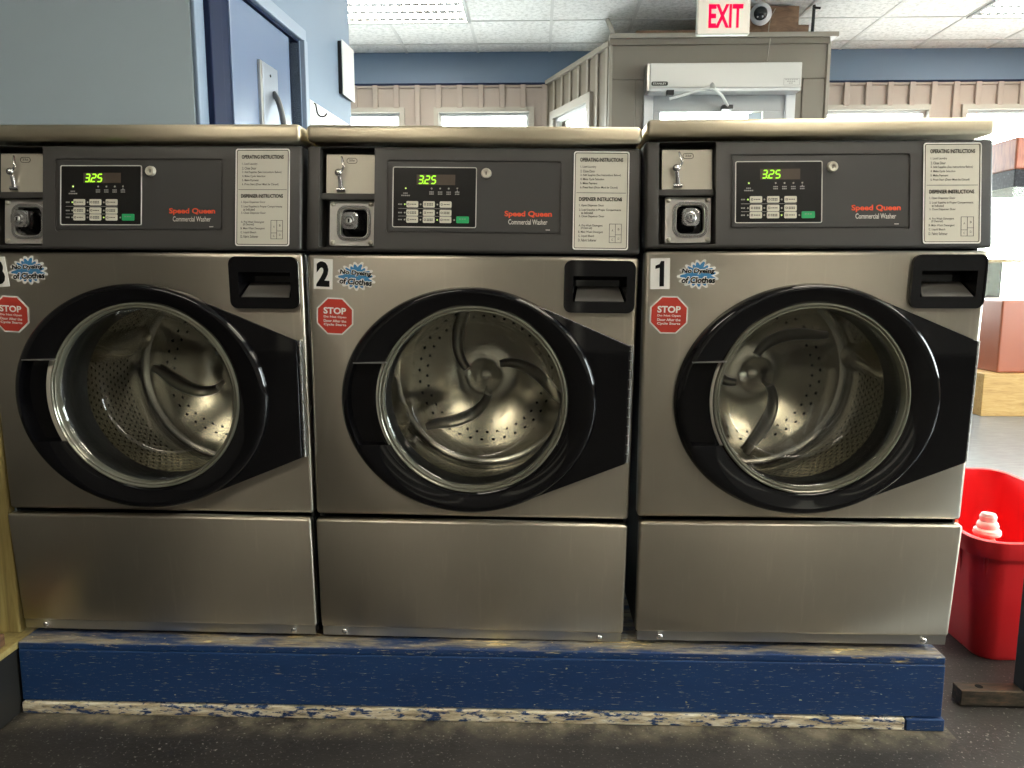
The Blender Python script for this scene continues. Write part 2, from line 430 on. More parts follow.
def build_washer():
    W = empty('washing_machine', (0, 0, 0))
    hw = .3415
    # carcass: two sides, back, floor and top in one sheet-metal shell
    bm = new()
    bm_box(bm, -hw+.004, -hw+.010, .012, .70, .02, 1.072); bm_box(bm, hw-.010, hw-.004, .012, .70, .02, 1.072)
    bm_box(bm, -hw+.010, hw-.010, .69, .70, .02, 1.072); bm_box(bm, -hw+.010, hw-.010, .012, .69, .02, .03)
    for sx in (-1, 1):
        for yy in (.06, .64): bm_lathe_z(bm, [(0, .003), (.02, .003), (.02, .012), (.008, .014), (.008, .02), (0, .02)], sx*.29, yy, 16)
    link('cabinet_shell', bm, M['cabinet'], W)
    # lid
    bm = bm_box(new(), -.3415, .3415, -.014, .705, 1.0765, 1.1105, .011, 4)
    link('lid', bm, M['lidsteel'], W, 60)
    # front panel
    fp = link('front_panel', bm_box(new(), -hw, hw, YF, .012, .2875, .851, .0085, 3), M['steel'], W)
    boolean(fp, bm_lathe(new(), [(0, -.1), (.2145, -.1), (.2145, .1), (0, .1)], GX, GZ, 128),
            bm_prism(new(), rrect(.1935, .330, .741, .838, .012), -.1, .1))
    shade(fp, 50)
    # kick panel with its turned-in bottom flange
    bm = bm_box(new(), -.339, .339, .002, .03, .0225, .2815, .007, 3)
    kp = link('kick_panel', bm, M['steel'], W, 50)
    link('kick_flange', bm_box(new(), -.3345, .3345, .0045, .03, .0030, .0260), M['dullsteel'], kp)
    for sx in (-1, 1):
        bm = bm_lathe(new(), [(0, -.002), (.004, -.0015), (.0065, .001), (.0065, .006), (0, .006)], sx*.286, .0125, 16)
        link('screw', bm, M['chrome'], kp, 40)
    # control fascia with the coin opening and shallow display recess
    cp = link('control_panel', bm_box(new(), -.3413, .3413, YF+.002, .04, .8555, 1.0685, .006, 3), M['ctrl'], W)
    boolean(cp, bm_prism(new(), rrect(-.3155, -.2015, .8635, 1.0665, .004), -.1, .032),
            bm_prism(new(), rrect(-.1755, .180, .8925, 1.0415, .006), -.1, YF+.005))
    shade(cp, 40)
    # coin unit
    cy = .001
    up = link('coin_plate', bm_prism(new(), rrect(-.3065, -.2045, .975, 1.0555, .002), cy-.004, .031), M['plate'], W)
    link('divider_bar', bm_box(new(), -.3150, -.2020, -.013, .031, .9615, .9745, .002), M['ctrl'], up)
    bm = new()   # curved coin return lever on its ball and post
    bm_tube(bm, [(-.2735, cy-.012, 1.0495), (-.2715, cy-.014, 1.043), (-.2690, cy-.016, 1.033), (-.2680, cy-.016, 1.027), (-.2715, cy-.015, 1.022), (-.2770, cy-.014, 1.018)], [.0018, .0024, .0026, .0027, .0030, .0034], 10)
    bmesh.ops.create_uvsphere(bm, u_segments=20, v_segments=14, radius=.0085, matrix=Matrix.Translation((-.2785, cy-.014, 1.0165)))
    bm_tube(bm, [(-.2775, cy-.011, 1.010), (-.2755, cy-.009, .997), (-.2745, cy-.008, .9855)], [.0045, .0048, .005], 12)
    bm_tube(bm, [(-.2835, cy-.007, .983), (-.2660, cy-.007, .983)], .0046, 12)
    link('coin_return_lever', bm, M['chrome'], up, 50)
    bm = new(); x0, x1, z0, z1 = -.2645, -.2425, 1.0365, 1.0480
    bm_frame(bm, x0, x1, z0, z1, .0009, cy-.0048, cy-.004, .0055); bm_text(bm, '25¢', x0+.005, x1-.005, z0+.0035, z1-.003, cy-.0047, .01)
    link('price_plaque', bm, M['mid_ink'], up)['label'] = 'oval 25 cent coin marking'
    lp = link('coin_box', bm_prism(new(), rrect(-.299, -.2065, .868, .960, .003), cy-.002, .031), M['coinsteel'], W)
    boolean(lp, bm_prism(new(), rrect(-.2755, -.2205, .886, .943, .012), -.1, .026)); shade(lp, 30)
    link('coin_box_ring', bm_frame(new(), -.2835, -.2130, .8785, .9505, .006, cy-.0045, cy-.001, .018), M['chrome'], lp)
    link('lock_well', bm_prism(new(), rrect(-.2752, -.2208, .8863, .9427, .012), .0135, .031), M['black'], lp)
    bm = new()
    bm_prism(bm, rrect(-.2680, -.2310, .897, .9335, .010), -.011, .024)
    link('lock_housing', bm, M['black'], lp, 40)
    bm = bm_prism(new(), rrect(-.2680, -.2345, .9010, .9355, .009), -.0275, .01)
    bmesh.ops.bevel(bm, geom=[e for e in bm.edges if all(v.co.y < -.027 for v in e.verts)], offset=.003, segments=3, affect='EDGES')
    bm_lathe(bm, [(0, -.0295), (.0095, -.0295), (.0112, -.0285), (.0112, -.0270)], -.2525, .9175, 32)
    kn = link('coin_box_lock', bm, M['chrome'], lp, 25)
    link('lock_core', bm_lathe(new(), [(0, -.0316), (.0048, -.0316), (.0058, -.0304), (.0058, -.029), (0, -.029)], -.2525, .9175, 24), M['dullsteel'], lp, 30)
    link('keyhole', bm_box(new(), -.2537, -.2513, -.0321, -.030, .9140, .9212), M['dark_ink'], lp)
    for px, pz in ((-.2920, .9535), (-.2135, .9535), (-.2920, .8745), (-.2135, .8745)):
        link('rivet', bm_lathe(new(), [(0, cy-.008), (.003, cy-.0075), (.0048, cy-.005), (.005, cy-.001), (0, cy-.001)], px, pz, 18), M['plate'], lp, 60)
    # display insert
    dp = link('display_panel', bm_prism(new(), rrect(-.1695, .1745, .8975, 1.0365, .004), YF+.0025, YF+.012), M['ctrl2'], W)
    dy = YF+.0025
    link('keypad_backing', bm_prism(new(), rrect(-.1620, .0060, .9075, 1.0260, .003), dy-.0008, dy+.001), M['display'], dp)
    link('outline', bm_frame(new(), -.1640, .0080, .9055, 1.0280, .0016, dy-.0015, dy+.001, .004), M['white_ink'], dp)
    ky = dy-.0008
    link('display_window', bm_box(new(), -.115, -.036, ky-.0006, ky+.0005, .9915, 1.0125), M['unlit'], dp)
    bm = new()   # seven-segment digits 3.25
    def seg(bm, cx, cz, on, w=.0082, h=.0150, t=.0021):
        S = {'a': (0, h/2, 1), 'g': (0, 0, 1), 'd': (0, -h/2, 1), 'f': (-w/2, h/4, 0), 'b': (w/2, h/4, 0), 'e': (-w/2, -h/4, 0), 'c': (w/2, -h/4, 0)}
        for k in on:
            px, pz, hor = S[k]
            L = (w if hor else h/2)*.5-.0004
            pts = [(-L, 0), (-L+t/2, -t/2), (L-t/2, -t/2), (L, 0), (L-t/2, t/2), (-L+t/2, t/2)]
            q = [((a, b) if hor else (-b, a)) for a, b in pts]
            bm_prism(bm, [(cx+px+a+.16*(pz+b), cz+pz+b) for a, b in q], ky-.0016, ky-.0004)
    seg(bm, -.1060, 1.002, 'abgcd'); seg(bm, -.0930, 1.002, 'abged'); seg(bm, -.0800, 1.002, 'afgcd')
    bm_box(bm, -.1008, -.0988, ky-.0016, ky-.0004, .9935, .9957)
    link('price_digits', bm, M['green_led'], dp)['label'] = 'glowing green price 3.25'
    cols = (-.123, -.089, -.0548); rows = (.9522, .9350, .9212)
    rows = (.9522, .9353, .9212)
    for rz in rows:
        for cx in cols:
            link('key', bm_prism(new(), rrect(cx-.0120, cx+.0120, rz-.0063, rz+.0063, .0022), ky-.0022, ky), M['key'], dp)
    link('start_key', bm_prism(new(), rrect(-.0325, -.0070, .9150, .9285, .0018), ky-.0022, ky), M['startkey'], dp)
    bm = new()   # illegible key legends
    for i, rz in enumerate(rows):
        for j, cx in enumerate(cols):
            bm_frame(bm, cx-.0100, cx-.0058, rz-.002, rz+.002, .0008, ky-.0025, ky-.0022, .001)
            for q in range(2 if (i+j) % 2 else 1):
                zz = rz+(.0013 if (i+j) % 2 else 0)-q*.0028
                for u in range(4): bm_box(bm, cx-.0038+u*.0032, cx-.0038+u*.0032+.0022, ky-.0025, ky-.0022, zz-.0009, zz+.0009)
    link('key_legend', bm, M['mid_ink'], dp)
    bm = new()
    for rz in rows:
        for u in range(3): bm_box(bm, -.1520+u*.0028, -.1500+u*.0028, ky-.0004, ky+.0002, rz-.0013, rz+.0013)
    for zz in ((rows[0]+rows[1])/2, (rows[1]+rows[2])/2): bm_box(bm, -.152, -.043, ky-.0004, ky+.0002, zz-.0004, zz+.0004)
    for cx in (-.084, -.0665, -.0490, -.0315):
        for zz in (.9775, .9735):
            for u in range(3): bm_box(bm, cx-.0046+u*.0032, cx-.0022+u*.0032, ky-.0004, ky+.0002, zz-.0012, zz+.0010)
    for u in range(5): bm_box(bm, -.1460+u*.0037, -.1432+u*.0037, ky-.0004, ky+.0002, .9688, .9712)
    for u in range(3): bm_box(bm, -.1420+u*.0032, -.1396+u*.0032, ky-.0004, ky+.0002, .9735, .9757)
    for u in range(3): bm_box(bm, -.0265+u*.005, -.0235+u*.005, ky-.0026, ky-.0021, .9222, .9240)
    bm_prism(bm, [(-.0340, .9772), (-.0290, .9772), (-.0315, .9818)], ky-.0004, ky+.0002)
    link('panel_legend', bm, M['grey_ink'], dp)
    for k, (cx, zz) in enumerate([(-.1385, rows[0]), (-.1385, rows[1]), (-.1385, rows[2]), (-.106, rows[0]), (-.106, rows[1]), (-.106, rows[2]), (-.0718, rows[0]), (-.0718, rows[1]), (-.0718, rows[2]),
                                  (-.037, rows[2]), (-.137, .9845), (-.084, .9845), (-.0665, .9845), (-.049, .9845), (-.0315, .9850)]):
        link('indicator', bm_lathe(new(), [(0, ky-.0014), (.0014, ky-.0010), (.0018, ky), (0, ky)], cx, zz, 10), M['led'] if k in (0, 8, 10) else M['led_off'], dp)
    bm = bm_lathe(new(), [(0, dy-.004), (.0040, dy-.004), (.0046, dy-.007), (.0085, dy-.0075), (.0102, dy-.005), (.0108, dy), (0, dy)], .0270, 1.0160, 28)
    pk = link('panel_lock', bm, M['plate'], dp, 40)
    link('keyway', bm_box(new(), .0261, .0279, dy-.0046, dy-.0038, 1.0128, 1.0192), M['dark_ink'], dp)
    bm = new(); bm_text(bm, 'Speed Queen', .0655, .1620, .9265, .9410, dy-.0006, .030)
    link('brand_lettering', bm, M['red_ink'], dp)['label'] = 'red brand lettering'
    bm = new(); bm_text(bm, 'Commercial Washer', .0735, .1530, .9135, .9240, dy-.0006, .012)
    for u in range(4): bm_box(bm, .1500+u*.0022, .1516+u*.0022, dy-.0006, dy-.0002, .9022, .9040)
    link('model_lettering', bm, M['white_ink'], dp)
    # instruction label
    il = link('instruction_label', bm_prism(new(), rrect(.2050, .3170, .8645, 1.0615, .005), YF+.0008, YF+.003), M['label'], W)
    ly = YF+.0004
    link('label_border', bm_frame(new(), .2075, .3145, .8670, 1.0590, .0012, ly, ly+.0006, .004), M['mid_ink'], il)
    link('label_edge', bm_frame(new(), .2048, .3172, .8643, 1.0617, .0020, ly-.0001, ly+.0006, .005), M['paper'], il)
    bm = new()
    bm_text(bm, 'OPERATING INSTRUCTIONS', .2175, .3045, 1.0410, 1.0490, ly, .030)
    bm_text(bm, 'DISPENSER INSTRUCTIONS', .2165, .3035, .9620, .9698, ly, .030)
    bm_box(bm, .2110, .3110, ly, ly+.0004, .9782, .9790)
    def ln(s, x, z, h=.0050): bm_text(bm, s, x, x+.01, z-h*.2, z+h*.8, ly, .006, keep=True)
    L = [('1. Load Laundry', .2185, 1.0295), ('2. Close Door', .2185, 1.0210), ('3. Add Supplies (See Instructions Below)', .2185, 1.0128), ('4. Make Cycle Selection', .2185, 1.0045), ('5. Make Payment', .2185, .9962), ('6. Press Start (Door Must be Closed)', .2185, .9880),
         ('1. Open Dispenser Door', .2170, .9520), ('2. Load Supplies in Proper Compartments', .2170, .9430), ('as Indicated', .2215, .9375), ('3. Close Dispenser Door', .2170, .9300),
         ('A. Pre-Wash Detergent', .2165, .9115), ('(If Desired)', .2210, .9065), ('B. Main Wash Detergent', .2160, .8985), ('C. Liquid Bleach', .2160, .8905), ('D. Fabric Softener', .2160, .8825)]
    for s, x, z in L:
        vs, fs = text_polys(s, .006); wd = max(v[0] for v in vs)-min(v[0] for v in vs)
        bm_text(bm, s, x, x+min(wd*.0050, .3075-x), z-.0017, z+.0037, ly, .012)
    for a in ((.2785, .3035, .8785, .8793), (.2785, .3035, .9160, .9168), (.2785, .2793, .8785, .9168), (.3027, .3035, .8785, .9168), (.2906, .2914, .8785, .9168), (.2785, .2910, .8905, .8913), (.2910, .3035, .8945, .8953)):
        bm_box(bm, a[0], a[1], ly, ly+.0004, a[2], a[3])
    for s, x, z in (('A', .2835, .9015), ('B', .2960, .9040), ('C', .2835, .8828), ('D', .2960, .8850)): bm_text(bm, s, x, x+.0032, z, z+.0042, ly)
    link('label_lettering', bm, M['mid_ink'], il)
    # dispenser drawer
    dd = link('detergent_drawer', bm_prism(new(), rrect(.1905, .3330, .7375, .8415, .015), YF-.008, .02), M['black'], W)
    cut = new()
    vs = [cut.verts.new(c) for c in ((.207, -.040, .7555), (.318, -.040, .7555), (.318, -.040, .812), (.207, -.040, .812), (.217, .012, .790), (.307, .012, .790), (.307, .012, .803), (.217, .012, .803))]
    bmesh.ops.convex_hull(cut, input=vs)
    boolean(dd, cut); shade(dd, 25)
    link('drawer_rim', bm_frame(new(), .1890, .3345, .7360, .8430, .0035, YF-.0095, YF+.004, .016), M['black'], dd)
    bm = new(); vs = [bm.verts.new(c) for c in ((.2125, -.0350, .7605), (.3125, -.0350, .7605), (.3050, .0050, .7895), (.2190, .0050, .7895))]
    f = bm.faces.new(vs); r = bmesh.ops.extrude_face_region(bm, geom=[f])
    for v in r['geom']:
        if isinstance(v, bmesh.types.BMVert): v.co += Vector((0, .0014, -.0022))
    link('drawer_pull', bm, M['dgrip'], dd)
    # door: bezel ring, wing, notch; its own origin on the hinge line
    D0 = Vector((.330, YF, 0))
    N = 192
    prof = [(0, YF+.002), (0, -.0285), (.05, -.0385), (.13, -.0445), (.22, -.0462), (.34, -.0455), (.55, -.0435), (.80, -.0405), (.93, -.0385), (1, -.0360), (1, YF+.002)]
    bm = new(); rings = []
    for t, y in prof:
        ring = []
        for k in range(N):
            a = 2*math.pi*k/N; ro = ell(a); r = ro+(GR-ro)*t
            ring.append(bm.verts.new((GX+r*math.cos(a), y, GZ+r*math.sin(a))))
        rings.append(ring)
    for A, B in list(zip(rings, rings[1:]))+[(rings[-1], rings[0])]:
        for k in range(N): bm.faces.new((A[k], A[(k+1) % N], B[(k+1) % N], B[k]))
    for v in bm.verts: v.co -= D0
    door = link('door', bm, M['black'], W, loc=D0)
    inset = []
    zt, zb = .6275, .4520
    for k in range(25):
        z = zb+(zt-zb)*k/24
        inset.append((EX-(EA-.016)*math.sqrt(1-((z-EZ)/(EB-.016))**2), z))
    inner = [(GX-math.sqrt(max(.2040**2-(z-GZ)**2, 0)), z) for z in [zb+(zt-zb)*k/24 for k in range(25)]]
    cut = bm_prism(new(), inset[::-1]+[(x+.03, z) for x, z in inner], -.2, -.0265)
    for v in cut.verts: v.co -= D0
    # boolean works in world space; the door sits at D0 so move the cutter along
    for v in cut.verts: v.co += D0
    boolean(door, cut); shade(door, 40)
    E0 = [(EX+(EA-.002)*math.cos(2*math.pi*k/160), EZ+(EB-.002)*math.sin(2*math.pi*k/160)) for k in range(160)]
    PT, PB = (.327, .6705), (.327, .4180)
    def tang(p, sgn):                    # outermost ellipse point seen from p
        best = None
        for q in E0:
            a = math.atan2(q[1]-p[1], -(q[0]-p[0]))*sgn
            if best is None or a > best[0]: best = (a, q)
        return best[1]
    TT, TB = tang(PT, 1), tang(PB, -1)
    a1, a0 = math.atan2(TT[1]-GZ, TT[0]-GX), math.atan2(TB[1]-GZ, TB[0]-GX)
    arc = []
    for k in range(1, 40):
        a = a0+(a1-a0)*k/40; r = min(.222, ell(a)-.008); arc.append((GX+r*math.cos(a), GZ+r*math.sin(a)))
    bm = bm_prism(new(), [TB, PB, PT, TT]+arc[::-1], -.0340, YF+.002)
    for v in bm.verts: v.co -= D0
    wing = link('door_wing', bm, M['black'], door)
    md = wing.modifiers.new('bev', 'BEVEL'); md.width = .0025; md.segments = 3; md.limit_method = 'ANGLE'; md.angle_limit = R_(40)
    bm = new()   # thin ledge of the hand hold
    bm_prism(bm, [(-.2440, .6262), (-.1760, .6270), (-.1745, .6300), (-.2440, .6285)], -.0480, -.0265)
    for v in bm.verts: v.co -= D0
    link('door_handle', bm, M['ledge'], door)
    bm = bm_lathe(new(), [(.2045, -.0270), (.2045, -.0300), (.2030, -.0335), (.2000, -.0345), (.1985, -.0270)], GX, GZ, 96, True)
    for v in bm.verts: v.co -= D0
    link('door_gasket', bm, M['flange'], door, 50)
    bm = bm_lathe(new(), [(.1990, -.0200), (.1990, -.0385), (.1975, -.0408), (.1950, -.0415), (.1935, -.0400), (.1925, -.0370), (.1912, -.0390), (.1890, -.0395), (.1872, -.0370), (.1868, -.0200)], GX, GZ, 128, True)
    for v in bm.verts: v.co -= D0
    link('glass_rim', bm, M['rim'], door, 40)
    bm = bm_lathe(new(), [(.1872, -.0310), (.1850, -.0330), (.1815, -.0300), (.1760, -.0120), (.1690, .0200), (.1610, .0480), (.1540, .0640), (.1480, .0715), (.1400, .0760), (.1250, .0740), (.1050, .0800), (.0750, .0850), (.0400, .0880), (0, .0890)], GX, GZ, 128)
    for v in bm.verts: v.co -= D0
    link('door_glass', bm, M['glassbowl'], door, 60)
    # hinge strip
    bm = new()
    bm_box(bm, .3285, .3375, -.0335, YF+.001, .4190, .6710, .002)
    hg = link('hinge', bm, M['dullsteel'], W)
    bm = new(); zz = .4195
    while zz < .668:
        bm_tube(bm, [(.3305, -.0350, zz), (.3305, -.0350, min(zz+.0185, .6705))], .0040, 10); zz += .0200
    link('hinge_pin', bm, M['chrome'], hg, 40)
    # boot, drum
    link('door_boot', bm_lathe(new(), [(.2100, -.0225), (.1960, -.0150), (.1930, .0100), (.2000, .0250), (.1960, .0450), (.1880, .0600), (.2050, .0660)], GX, GZ, 96), M['blackmatte'], W, 60)
    dr = link('drum', bm_lathe(new(), [(.1980, .0), (.2050, -.004), (.2480, .0), (.2560, .010), (.2560, .330), (.2480, .345), (.2300, .350)], 0, 0, 128), M['drum'], W, 50, loc=(GX, .070, GZ))
    link('drum_back', bm_lathe(new(), [(.2380, .349), (.2050, .352), (.1900, .340), (.1200, .333), (.0900, .322), (.0550, .318), (.0300, .318), (.0260, .312), (0, .311)], 0, 0, 96), M['drumback'], dr, 60)
    for k in range(3):
        a = R_(90+120*k); bm = new(); u = Vector((math.cos(a), 0, math.sin(a))); w = Vector((-math.sin(a), 0, math.cos(a)))
        L = []
        for i in range(9):               # tapering lifter along the drum wall
            y = .03+i*.30/8; h = .056*math.sin(math.pi*min(1, .12+i/7.6*.9))**.5 if i < 8 else .03; rr = []
            for j in range(9):
                t = -1+2*j/8; p = u*(.2575-h*(1-t*t)**.8)+w*(.042*t)+w*(.02*math.sin(i/8*2.6)); rr.append(bm.verts.new((p.x, y, p.z)))
            L.append(rr)
        for A, B in zip(L, L[1:]):
            for j in range(8): bm.faces.new((A[j], A[j+1], B[j+1], B[j]))
        bm.faces.new(L[0]); bm.faces.new(L[-1][::-1])
        link('drum_baffle', bm, M['drumback'], dr, 60)
        bm = new()                       # curved spoke rib pressed into the back
        pts = []
        for i in range(13):
            t = i/12; r = .050+.165*t; aa = a+.35+1.0*(1-t)**1.4
            pts.append((r*math.cos(aa), .316+.022*min(1, t*1.2), r*math.sin(aa)))
        bm_tube(bm, pts, [.010+.006*math.sin(math.pi*i/12) for i in range(13)], 12)
        link('drum_rib', bm, M['ribsteel'], dr, 60)
    def shear(o, k, z0):
        if o.data and not o.data.get('sheared'):
            for v in o.data.vertices: v.co.y += k*(v.co.z-z0)
            o.data['sheared'] = 1
        for c in o.children: shear(c, k, z0)
    for c in W.children:
        n_ = c.name.split('.')[0]
        if n_ in ('control_panel', 'coin_plate', 'coin_box', 'display_panel', 'instruction_label'):
            shear(c, .128, .8555); c.location.y -= .008
        if n_ == 'kick_panel': shear(c, -.085, .0245)
        if n_ in ('front_panel', 'door', 'hinge', 'detergent_drawer'): shear(c, -.040, .8505)
    door.location.y -= .011
    return W
M['dgrip'] = mat('drawer_grip_lit', (.11, .105, .095), .45)  # sloping lip in the black recess, lightened for the light it catches
M['ledge'] = mat('handle_ledge_highlight', (.16, .155, .145), .3)  # black plastic ledge, greyed to paint the highlight along it
M['ribsteel'] = mat('drum_rib_steel', (.30, .29, .26), .3, 1.)

ZB = .1754
def num_sticker(W, digit, cx, cz, rot):
    s = link('number_sticker', bm_prism(new(), [(-.0195, -.0310), (.0195, -.0310), (.0195, .0310), (-.0195, .0310)], -.0006, .0004), M['paper'], W, loc=(cx, YF-.0004+.040*(.8505-cz), cz))
    s.rotation_euler = (.040, -rot, 0)
    bm = new()
    if digit == '1': bm_prism(bm, [(-.0010, -.0255), (.0080, -.0255), (.0080, .0255), (.0015, .0255), (-.0015, .0195), (-.0095, .0165), (-.0095, .0100), (-.0010, .0120)], -.0010, -.0006)
    else: bm_text(bm, digit, -.0140, .0135, -.0260, .0260, -.0010, .05)
    link('number', bm, M['dark_ink'], s)['label'] = 'bold black numeral ' + digit
    return s
def splash_shape(n, pad):
    random.seed(n); tips = [(a, r) for a, r in ((8, .036), (30, .034), (52, .031), (72, .036), (95, .033), (112, .029), (135, .031), (160, .034), (185, .037), (205, .036), (226, .032), (250, .030), (275, .031), (300, .032), (325, .035), (345, .037))]
    pts = []
    for k, (a, r) in enumerate(tips):
        a2 = tips[(k+1) % len(tips)][0]+(360 if k == len(tips)-1 else 0)
        for aa, rr in ((a-4, r*.96+pad), (a, r+pad), (a+4, r*.96+pad), ((a+a2)/2, r*.72+pad)):
            t = R_(aa); pts.append((rr*math.cos(t)*1.02, rr*math.sin(t)*.80))
    return pts
def dye_sticker(W, cx, cz, rot):
    s = link('dye_notice', bm_prism(new(), splash_shape(3, .0054), -.0004, .0004), M['paper'], W, loc=(cx, YF-.0004+.040*(.8505-cz), cz))
    s.rotation_euler = (.040, -rot, 0)
    link('blue_splash', bm_prism(new(), splash_shape(3, -.0010), -.0007, -.0003), M['splash'], s)
    bm = new()
    bm_text(bm, 'No Dyeing', -.0335, .0325, .0010, .0145, -.0009, .12, slant=.1); bm_text(bm, 'of Clothes', -.0340, .0345, -.0180, -.0020, -.0009, .12, slant=.1)
    link('halo', bm, M['paper'], s)
    bm = new()
    bm_text(bm, 'No Dyeing', -.0330, .0320, .0015, .0130, -.0013, .035, slant=.1); bm_text(bm, 'of Clothes', -.0335, .0340, -.0165, -.0040, -.0013, .035, slant=.1)
    link('lettering', bm, M['dark_ink'], s)
    return s
def stop_sticker(W, cx, cz, rot):
    o8 = lambda r: [(r*math.cos(R_(22.5+45*k)), r*math.sin(R_(22.5+45*k))) for k in range(8)]
    s = link('stop_notice', bm_prism(new(), o8(.0418), -.0004, .0004), M['paper'], W, loc=(cx, YF-.0004+.040*(.8505-cz), cz))
    s.rotation_euler = (.040, -rot, 0)
    link('red_octagon', bm_prism(new(), o8(.0385), -.0007, -.0003), M['stopred'], s)
    bm = new()
    bm_text(bm, 'STOP', -.0240, .0235, .0045, .0185, -.0010, .035)
    bm_text(bm, 'Do Not Open', -.0235, .0240, -.0045, .0010, -.0010, .025); bm_text(bm, 'Door After the', -.0235, .0240, -.0125, -.0070, -.0010, .025); bm_text(bm, 'Cycle Starts', -.0235, .0240, -.0212, -.0150, -.0010, .025)
    link('lettering', bm, M['paper'], s)
    return s
wash = build_washer()
w2 = wash; w1 = copy_tree(wash); w3 = copy_tree(wash)
for W, (x, y, ya, ro, dz), lab in ((w1, (.7037, -.0079, -.00425, .00183, .0037), 'stainless front-load washer with number 1 sticker, standing beside the red bin'),
                                   (w2, (0, .0043, .0039, -.0109, -.0049), 'stainless front-load washer with number 2 sticker, standing between the other two washers'),
                                   (w3, (-.6866, .0036, -.0064, -.0050, .0012), 'stainless front-load washer with number 3 sticker and drum perforations visible, beside the yellow board')):
    W.location = (x, y, ZB+dz); W.rotation_euler = (0, -ro, ya); tag(W, lab, 'washing machine', 'coin washers on the blue plinth')
def child(W, nm): return [c for c in W.children if c.name.split('.')[0] == nm][0]
g3 = child(child(w3, 'door'), 'door_gasket')
bm = bm_lathe(new(), [(.2135, -.0268), (.2135, -.0295), (.2120, -.0305), (.2000, -.0330), (.1985, -.0270)], GX, GZ, 96, True)
for v in bm.verts: v.co -= Vector((.330, YF, 0))
bmesh.ops.recalc_face_normals(bm, faces=bm.faces)
for v in bm.verts: v.co.y -= .040*(v.co.z-.8505)
g3.data = g3.data.copy(); bm.to_mesh(g3.data); bm.free()
child(w3, 'door').rotation_euler = (0, 0, R_(1.6))
child(w1, 'drum').rotation_euler = (0, R_(-38), 0); child(w3, 'drum').rotation_euler = (0, R_(52), 0); child(w2, 'drum').rotation_euler = (0, R_(8), 0)
num_sticker(w1, '1', -.3100, .8055, R_(1)); dye_sticker(w1, -.2335, .8030, R_(0)); stop_sticker(w1, -.2895, .7220, R_(-1))
num_sticker(w2, '2', -.3085, .8090, R_(-2)); dye_sticker(w2, -.2410, .8040, R_(-4)); stop_sticker(w2, -.2865, .7220, R_(-2))
num_sticker(w3, '3', -.3055, .8080, R_(4)); dye_sticker(w3, -.2410, .8110, R_(2)); stop_sticker(w3, -.2880, .7200, R_(-3))

# ------------------------------------------------------------------ plinth and its neighbours
P = tag(empty('washer_plinth', (0, 0, 0)), 'long blue wooden plinth with peeling paint under the three washers', 'plinth')
link('top_board', bm_box(new(), -1.014, 1.0275, -.0305, .84, .1500, .1675, .003), M['peeltop'], P)
link('front_board', bm_box(new(), -1.012, 1.0265, -.0335, -.005, .0305, .1500, .002), M['peelfront'], P)
link('side_board', bm_box(new(), 1.004, 1.0255, -.005, .83, .0, .1500, .002), M['peelfront'], P)
link('side_board', bm_box(new(), -1.012, -.990, -.005, .83, .0, .1500, .002), M['peelfront'], P)
link('kick_strip', bm_box(new(), -1.013, .948, -.0375, -.006, 0, .0270, .003), M['peelkick'], P)
link('corner_block', bm_box(new(), 0.9500, 1.0320, -.0385, -.006, 0, .0270, .002), M['peelfront'], P)

o = tag(link('wooden_board', bm_box(new(), -1.16, -1.037, .012, .034, .1665, 1.05, .004), M['bareply']), 'upright yellowish bare board standing on the plinth end beside the number 3 washer', 'board')
K = tag(empty('black_pedestal', (-1.3, -.5, 0)), 'low black painted pedestal meeting the blue plinth at its end', 'pedestal')
link('pedestal_side', bm_box(new(), -1.75+1.3, -1.018+1.3, -1.15+.5, .50+.5, 0, .150, .003), M['blackpaint'], K)
link('pedestal_top', bm_box(new(), -1.75+1.3, -1.0155+1.3, -1.15+.5, -.125+.5, .150, .166, .003), M['blackpaint'], K)
link('bare_edge', bm_box(new(), -1.20+1.3, -1.0155+1.3, -.125+.5, .50+.5, .150, .166, .003), M['bareply'], K)['label'] = 'bare yellowish wood edge'
tag(link('dark_block', bm_box(new(), -1.13, -1.030, -.115, -.045, .1665, .196, .004), M['brownwood']), 'small dark wooden block resting on the black pedestal', 'block')

# ------------------------------------------------------------------ red bin with two bottles
B = tag(empty('recycling_bin', (1.49, .61, 0)), 'open red plastic bin standing on the floor beside the number 1 washer', 'bin')
def bin_ring(bm, x0, x1, y0, y1, z, r, n=8):
    return [bm.verts.new((x-1.49, y-.61, z)) for x, y in rrect(x0, x1, y0, y1, r, n)]
bm = new()
L = [(.045, .0, .045), (.034, .015, .05), (.014, .20, .06), (.008, .285, .065), (-.008, .287, .07), (-.012, .312, .075), (-.012, .330, .075), (-.004, .333, .07), (.004, .330, .068), (.006, .300, .066), (.018, .20, .06), (.040, .02, .055), (.06, .012, .05)]
X0, X1, Y0, Y1 = 1.246, 1.715, .240, .985
rings = [bin_ring(bm, X0+d, X1-d, Y0+d, Y1-d, z, r) for d, z, r in L]
k = len(rings[0])
for A, Bq in zip(rings, rings[1:]):
    for j in range(k): bm.faces.new((A[j], A[(j+1) % k], Bq[(j+1) % k], Bq[j]))
bm.faces.new(rings[0][::-1]); bm.faces.new(rings[-1])
bs = link('bin_shell', bm, M['binred'], B, 45)
for sx, px, py in ((1, 1.36, .2545), (1, 1.50, .2545), (1, 1.62, .2545)):
    link('rib', bm_box(new(), px-.006-1.49, px+.006-1.49, py-.004-.61, py+.012-.61, .255, .294, .002), M['binred'], bs)
